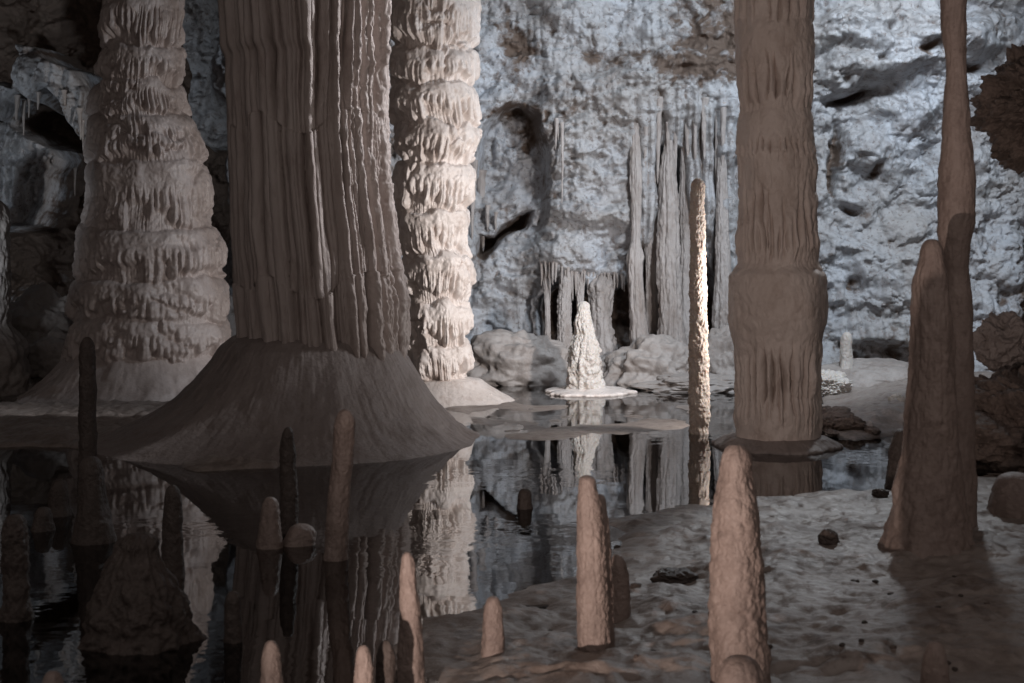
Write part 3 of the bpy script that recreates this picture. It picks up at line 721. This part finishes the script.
post('stalagmite', 'low round brown knob in the left pool below the small dark cone', [(532, 30, 55), (520, 33, 52), (512, 35, 50), (507, 40, 46)], 11.0, 82, 'dark')
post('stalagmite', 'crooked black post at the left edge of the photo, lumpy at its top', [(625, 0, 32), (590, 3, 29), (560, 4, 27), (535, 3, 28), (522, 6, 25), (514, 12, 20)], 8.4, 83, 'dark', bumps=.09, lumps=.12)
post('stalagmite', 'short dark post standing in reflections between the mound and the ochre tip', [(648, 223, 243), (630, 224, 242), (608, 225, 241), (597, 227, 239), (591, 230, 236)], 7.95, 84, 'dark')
post('stalagmite', 'tiny dark egg-shaped knob alone in the open water of the middle pool', [(511, 516, 533), (504, 517, 532), (496, 518, 531), (488, 522, 528)], 11.9, 85, 'dark')

# far left and far right back
post('stalagmite', 'pale grey pillar cut by the left edge of the photo', [(400, -60, 30), (370, -58, 29), (345, -55, 26), (335, -45, 20), (325, -42, 10), (300, -42, 11), (260, -42, 9), (220, -40, 8), (205, -34, 0), (196, -26, -8)], 21.0, 86, 'boulder', None, nc=160, nr=220, bumps=.08, lumps=.05)
post('stalagmite', 'small white stump on the far left shore before the tiered column', [(404, 38, 52), (396, 39, 51), (388, 41, 50), (382, 43, 48)], 20.0, 87, 'white', None, nc=60, nr=60)
post('stalagmite', 'small white finger standing on the grey shelf right of the brown column', [(374, 839, 853), (360, 840, 853), (345, 840, 852), (337, 842, 851), (332, 845, 849)], 21.6, 88, 'white', None, nc=80, nr=90, zbot=.1)

# ------------------------------------------------------------------ the row of columns along the back wall
def wall_post(label, sil, seed, off, mat='drip', **kw):
    m = sil[len(sil) // 2]
    _, D, _ = on_wall((sil[0][1] + sil[0][2]) / 2, sil[0][0] - 4, 0)
    if kw.get('ztop') is not None:
        top = sil[-1]; q = on_wall((top[1] + top[2]) / 2, top[0])
        kw['cy_top'] = q[1] + .22; kw['ztop'] = q[2]
        sil = [(y, l, r) for y, l, r in sil[:-1]] + [(top[0], (top[1] + top[2]) / 2 - 4, (top[1] + top[2]) / 2 + 4)]
    o = stalagmite('wall_column', sil, off, seed, M[mat], **kw)
    return tag(o, label, 'wall column', 'dripstone columns along the back wall')
WP = dict(nc=100, nr=220, bumps=.10, lumps=.07, drip=.3)
def wp(label, sil, D, seed, top=True, **kw):
    k = dict(WP); k.update(kw)
    return wall_post(label, sil, seed, D, ztop=wz(sil[-1][0], D) if top else None, **k)
wp('knobbly grey wall column left behind the white conical stalagmite', [(378, 553, 576), (365, 555, 574), (345, 557, 572), (320, 558, 571), (300, 558, 571), (285, 559, 572), (268, 556, 576)], 22.6, 101)
wp('smooth grey wall column whose head hangs just above the white conical stalagmite', [(378, 584, 622), (350, 588, 616), (320, 590, 612), (300, 590, 613), (285, 588, 616), (265, 586, 624)], 22.9, 102)
wp('pale wall column with a squared head, right of the black slit behind the white stalagmite', [(382, 622, 668), (360, 628, 656), (345, 630, 650), (320, 630, 646), (290, 629, 643), (262, 628, 642), (258, 627, 643), (240, 632, 640), (180, 630, 642), (110, 624, 646)], 22.5, 103)
wp('broad pinkish wall column left of the thin candle', [(384, 652, 700), (365, 656, 690), (345, 659, 684), (310, 659, 681), (260, 657, 680), (210, 658, 678), (170, 660, 676), (130, 656, 682)], 22.4, 104)
wp('narrow ribbed wall column close behind the thin candle on its left', [(384, 672, 706), (350, 676, 698), (300, 678, 692), (250, 680, 692), (200, 679, 693), (140, 676, 696)], 22.8, 105)
wp('ribbed wall column between the thin candle and the brown column', [(384, 708, 742), (350, 712, 736), (300, 714, 732), (260, 716, 730), (215, 716, 728), (150, 712, 732)], 22.6, 106)
wp('slim wall column in the shade of the black slit behind the broad pinkish one', [(384, 640, 668), (340, 645, 660), (280, 646, 656), (200, 645, 656), (130, 640, 660)], 23.0, 107)
wp('very thin dark wall column in the hollow left of the knobbly grey one', [(378, 540, 556), (350, 545, 551), (310, 545, 550), (280, 543, 551), (266, 540, 554)], 22.8, 108)
wp('thin shaded wall column in the hollow right of the knobbly grey one', [(378, 572, 590), (350, 577, 584), (310, 577, 583), (285, 576, 584), (268, 572, 588)], 22.95, 109)

# hanging stalactites
def stalactite(px, py0, py1, w, D, seed, mat, label, group):
    z1 = wz(py0, D); z0 = wz(py1, D); nr, nc = 40, 20
    z = np.linspace(z0, z1, nr); u = (z - z0) / (z1 - z0)
    R = w * D / F * (.22 + .78 * u ** .8) * np.sqrt(np.clip(1 - (1 - np.minimum(u / .06, 1)) ** 2, .02, 1)) * (1 + .25 * sstep(.85, 1, u))
    TH = np.broadcast_to(theta(nc)[None], (nr, nc)); Z = np.broadcast_to(z[:, None], TH.shape)
    rad = R[:, None] * (1 + .3 * perlin(np.cos(TH) * 1.2 + seed, np.sin(TH) * 1.2, Z * 7))
    cx = wx(px, D) + .25 * w * D / F * np.sin(u * 3 + seed)
    o = tube('stalactite', z, cx, np.full(nr, D, float), rad, M[mat], None, (wx(px, D), D, z1))
    return tag(o, label, 'stalactite', group)
rs_ = random.Random(5)
for i in range(26):
    px = 541 + i * 4.0 + rs_.uniform(-1.2, 1.2)
    edge = 268 + 14 * math.sin((px - 541) / 100 * math.pi * .9) + rs_.uniform(-2, 2)
    _, Dw, _ = on_wall(px, edge - 10)
    ln = rs_.uniform(6, 20) * (1.5 if i % 6 == 2 else 1)
    stalactite(px, edge - 10, edge + ln, rs_.uniform(.9, 2.0), Dw + .03, i + .3, 'drip', 'one of many tiny stalactites fringing the overhang above the wall columns', 'tiny stalactites of the overhang fringe')
for i, (px, a, b, w) in enumerate([(482, 170, 252, 4.5), (488, 205, 236, 2.5), (496, 212, 232, 1.8), (473, 160, 240, 4)]):
    lab = ['long pale stalactite hanging beside the bright column at the wall niche', 'short stalactite over the dark slot in the niche, left of a shorter one', 'shortest stalactite hanging over the dark slot in the niche', 'pale stalactite half hidden by the bright column at the niche'][i]
    stalactite(px, a, b, w, on_wall(px, a)[1] - .15, i + 7.7, 'drip', lab, 'niche stalactites')
for i, (px, a, b, w) in enumerate([(556, 118, 150, 1.8), (562, 122, 205, 1.8), (558, 120, 140, 1.4)]):
    lab = ['short thin stalactite hanging at the right edge of the arched niche', 'long straw-thin stalactite right of the arched niche', 'tiny stalactite between two thin ones right of the arched niche'][i]
    stalactite(px, a, b, w, on_wall(px, a)[1] - .12, i + 17.7, 'drip', lab, 'niche stalactites')
for i in range(10):
    px = 638 + i * 9.6 + rs_.uniform(-2, 2); a = rs_.uniform(92, 130); b = a + rs_.uniform(40, 105)
    stalactite(px, a, b, rs_.uniform(1.6, 3.4), on_wall(px, a + 6)[1] + .02, i + 27.7, 'drip', 'one of the slim pale stalactites in the curtain above and around the thin candle', 'curtain stalactites behind the candle')
for i, (px, a, b, w) in enumerate([(24, 100, 136, 2), (17, 95, 120, 3), (38, 92, 110, 2), (64, 90, 115, 2.4), (80, 108, 140, 3), (83, 120, 152, 1.6), (75, 168, 196, 1.6), (92, 140, 158, 1.6), (29, 98, 118, 1.6)]):
    stalactite(px, a, b, w, on_wall(px, a)[1] - .05, i + 47.7, 'boulder', 'one of the little stalactites dripping from the rock masses at the upper left', 'stalactites of the upper left hollow')

# ------------------------------------------------------------------ boulders and rocks
def boulder(label, px, py, D, size, seed, mat='boulder', name='boulder', group='boulders at the foot of the wall', cat='boulder', **kw):
    if group == 'boulders at the foot of the wall':
        kw = dict(dict(amp=.27, freq=1.55, rough=.022, ridge=.03, low=size[2] * .5), **kw); size = (size[0] * 1.15, size[1], size[2] * 1.5)
    o = rock(name, (wx(px, D), D, wz(py, D)), size, seed, M[mat], **kw)
    return tag(o, label, cat, group)
boulder('pale smooth boulder at the wall foot right of the bright column', 515, 358, 22.3, (.75, .5, .42), 1)
boulder('low pale lump lying left of the white conical stalagmite', 548, 372, 22.4, (.5, .4, .3), 2)
boulder('rounded grey-brown boulder at the wall foot between white stalagmite and thin candle', 655, 364, 21.9, (.62, .5, .38), 3)
boulder('brownish boulder close behind the left edge of the brown column', 725, 362, 22.0, (.5, .5, .45), 4)
boulder('flat grey slab of rock at the water edge behind the thin candle', 700, 382, 21.4, (.75, .5, .12), 5)
boulder('brown lump under the pale wall column with a squared head', 622, 372, 22.3, (.38, .4, .3), 6)
boulder('big dim boulder in the dark hollow behind the left edge pillar', 42, 330, 22.6, (.72, .7, .55), 7)
boulder('paler slab leaning in the dark hollow left of the tiered column', 55, 352, 22.0, (.55, .5, .32), 8)
boulder('dim boulder glimpsed between the tiered column and the broad fluted column', 225, 330, 22.6, (.6, .6, .7), 9)
o = boulder('rounded grey flowstone shelf carrying the small white finger', 868, 388, 21.8, (1.2, .8, .42), 10, name='flowstone_shelf', group=None, cat='flowstone shelf', amp=.12)
boulder('chunk of white flowstone touching the right edge of the brown column', 828, 386, 20.6, (.32, .3, .2), 11, 'white', name='flowstone_chunk', group=None, cat='flowstone', rough=.1)
boulder('knobbly white lump on the far right shore left of the thick blunt stalagmite', 901, 405, 18.2, (.16, .14, .12), 12, 'white', name='flowstone_chunk', group=None, cat='flowstone', rough=.16)
rubble = []
rr = random.Random(11)
labs = ['largest dark stone of the rubble heap beside the brown column', 'reddish stone at the left end of the rubble heap', 'upper stone of the rubble heap touching the brown column', 'flat stone on top of the rubble heap', 'small stone at the right end of the rubble heap',
        'long stone across the middle of the rubble heap', 'tiny stone in front of the rubble heap', 'wedge of stone between the flat and the largest rubble stones']
for i, (px, py, w, h) in enumerate([(851, 427, 15, 9), (829, 424, 9, 7), (826, 413, 8, 6), (840, 412, 9, 5), (872, 431, 7, 4), (838, 418, 13, 6), (832, 433, 5, 3), (847, 417, 7, 5)]):
    D = 16.9 - (py - 420) * .05
    boulder(labs[i], px, py, D, (w * D / F, .16, h * D / F), 20 + i, 'rock', name='stone', group='rubble by the brown column', cat='stone', n=28, ridge=.12)
# right hand rocks
boulder('dark rocky bank heaped at the right edge behind the wavy pillar', 1040, 440, 14.6, (.95, 1.0, .72), 31, 'rock', name='rock_bank', group=None, cat='rock', n=150, ridge=.05, rough=.1)
boulder('second dark rock lying low in front of the rocky bank at right', 990, 440, 14.0, (.34, .4, .22), 34, 'rock', name='rock', group=None, cat='rock', n=70, ridge=.1)
boulder('dark jagged rock hanging in from the right edge above the pool', 1052, 105, 14.0, (.62, .8, .55), 32, 'rock', name='hanging_rock', group=None, cat='rock', n=150, ridge=.05, rough=.12, freq=1.9)
boulder('brown block with bright white edges perched on the rocky bank at right', 1003, 342, 15.2, (.26, .22, .26), 33, 'mound', name='perched_rock', group=None, cat='rock', n=80, ridge=.14, freq=1.6)
# stones on the bank
def bank_stone(label, px, py, w, h, seed, mat='dark', **kw):
    D = ground_depth(py + h, .18)
    z = floor_z(wx(px, D), D)
    o = rock('stone', (wx(px, D), D, z + h * .35 * D / F), (w * D / F, w * .8 * D / F, h * D / F), seed, M[mat], 30, ridge=.12, **kw)
    return tag(o, label, 'stone', 'stones on the bank')
bank_stone('dark angular stone on the bank right of the large pinkish stalagmite', 829, 522, 9, 9, 1)
bank_stone('flat dark rock plate on the bank left of the large pinkish stalagmite', 674, 547, 20, 9, 2)
bank_stone('small black pebble on the bank left of the flat dark rock plate', 636, 565, 5, 3, 3)
bank_stone('pebble on the pale mud near the water, above the two-stemmed stalagmite', 617, 521, 3, 2, 4)
bank_stone('dark stone in the far shallows beside the thick blunt stalagmite', 881, 478, 7, 5, 5)
pr = random.Random(3)
for i in range(26):
    px = pr.uniform(620, 1000); py = pr.uniform(560, 650)
    bank_stone('one of the tiny scattered pebbles on the dark mud bank', px, py, pr.uniform(1.5, 3.5), pr.uniform(1, 2.2), 10 + i)

# ------------------------------------------------------------------ lamps of the cave and added fill lights
def look(o, tgt):
    import mathutils
    d = mathutils.Vector(tgt) - o.location
    o.rotation_euler = d.to_track_quat('-Z', 'Y').to_euler()
def lamp(name, kind, loc, power, col, size, tgt=None, angle=None, blend=.5):
    l = bpy.data.lights.new(name, kind); l.energy = power; l.color = col; l.shadow_soft_size = size
    if kind == 'SPOT': l.spot_size = math.radians(angle); l.spot_blend = blend
    o = bpy.data.objects.new(name, l); o.location = loc; link(o)
    if tgt: look(o, tgt)
    return o
lamp('floodlight_behind_column', 'SPOT', (3.2, 16.15, 1.7), 760, (1.0, .945, .92), .12, (.1, 20.3, 2.2), 84, .9)
lamp('candle_fill_light', 'SPOT', (3.24, 16.2, 1.5), 190, (1.0, .95, .92), .15, (1.0, 16.6, 1.4), 150, .5)  # added accent so the candle is lit over its whole height
lamp('flank_fill_light', 'SPOT', (6.0, 17.6, 7.6), 3000, (.95, .96, 1.0), .25, (-1.6, 16.1, 3.9), 32, .9)  # added light for the right flank of the fluted column
lamp('cool_floodlight', 'SPOT', (6.6, 17.2, 7.2), 900, (.79, .89, 1.0), .35, (1.2, 24, 2.8), 125, .8)
lamp('ceiling_floodlight', 'SPOT', (4.0, 14.8, 8.6), 2400, (.80, .90, 1.0), .4, (3.0, 24, 3.0), 78, .6)
lamp('high_floodlight', 'SPOT', (5.6, 20.6, 8.2), 1600, (.90, .95, 1.0), .3, (1.2, 12.3, 0), 36, 1.0)
lamp('hollow_fill_light', 'SPOT', (-8.0, 16.0, 1.2), 480, (.82, .91, 1.0), .25, (-7.6, 23.5, 3.8), 52, .9)  # added light to lift the left hollow and the edge pillar
lamp('path_lamp', 'SPOT', (-1.24, 3.5, .22), 620, (1.0, .83, .75), .05, (3.9, 16.0, 3.6), 56, 1.0)
lamp('front_fill_light', 'SPOT', (1.0, -2.5, 3.2), 360, (1.0, .86, .79), .6, (1.2, 16, 4.0), 46, 1.0)  # added soft warm fill from behind the camera, no known fixture

# ------------------------------------------------------------------ world, camera, render
w = bpy.data.worlds.new('World'); scene.world = w; w.use_nodes = True
bg = w.node_tree.nodes['Background']; bg.inputs[0].default_value = (1.0, .89, .85, 1); bg.inputs[1].default_value = .18

cam = bpy.data.cameras.new('camera'); co_ = bpy.data.objects.new('camera', cam); link(co_)
co_.location = (0, 0, H); co_.rotation_euler = (math.pi / 2, 0, 0)
cam.sensor_fit = 'HORIZONTAL'; cam.sensor_width = 36; cam.lens = 36 * F / 1024
cam.shift_y = -(341.5 - YH) / 1024
cam.clip_end = 200; cam.clip_start = .05
cam.dof.use_dof = True; cam.dof.focus_distance = 18.5; cam.dof.aperture_fstop = 4.0
scene.camera = co_
scene.view_settings.view_transform = 'Standard'; scene.view_settings.look = 'None'
scene.view_settings.exposure = .25; scene.view_settings.gamma = 1
scene.render.engine = 'CYCLES'
cy = scene.cycles
cy.use_denoising = True
cy.max_bounces = 6; cy.diffuse_bounces = 3; cy.glossy_bounces = 4; cy.transparent_max_bounces = 8
cy.sample_clamp_indirect = 4.0; cy.caustics_reflective = False; cy.caustics_refractive = False
cy.use_adaptive_sampling = False
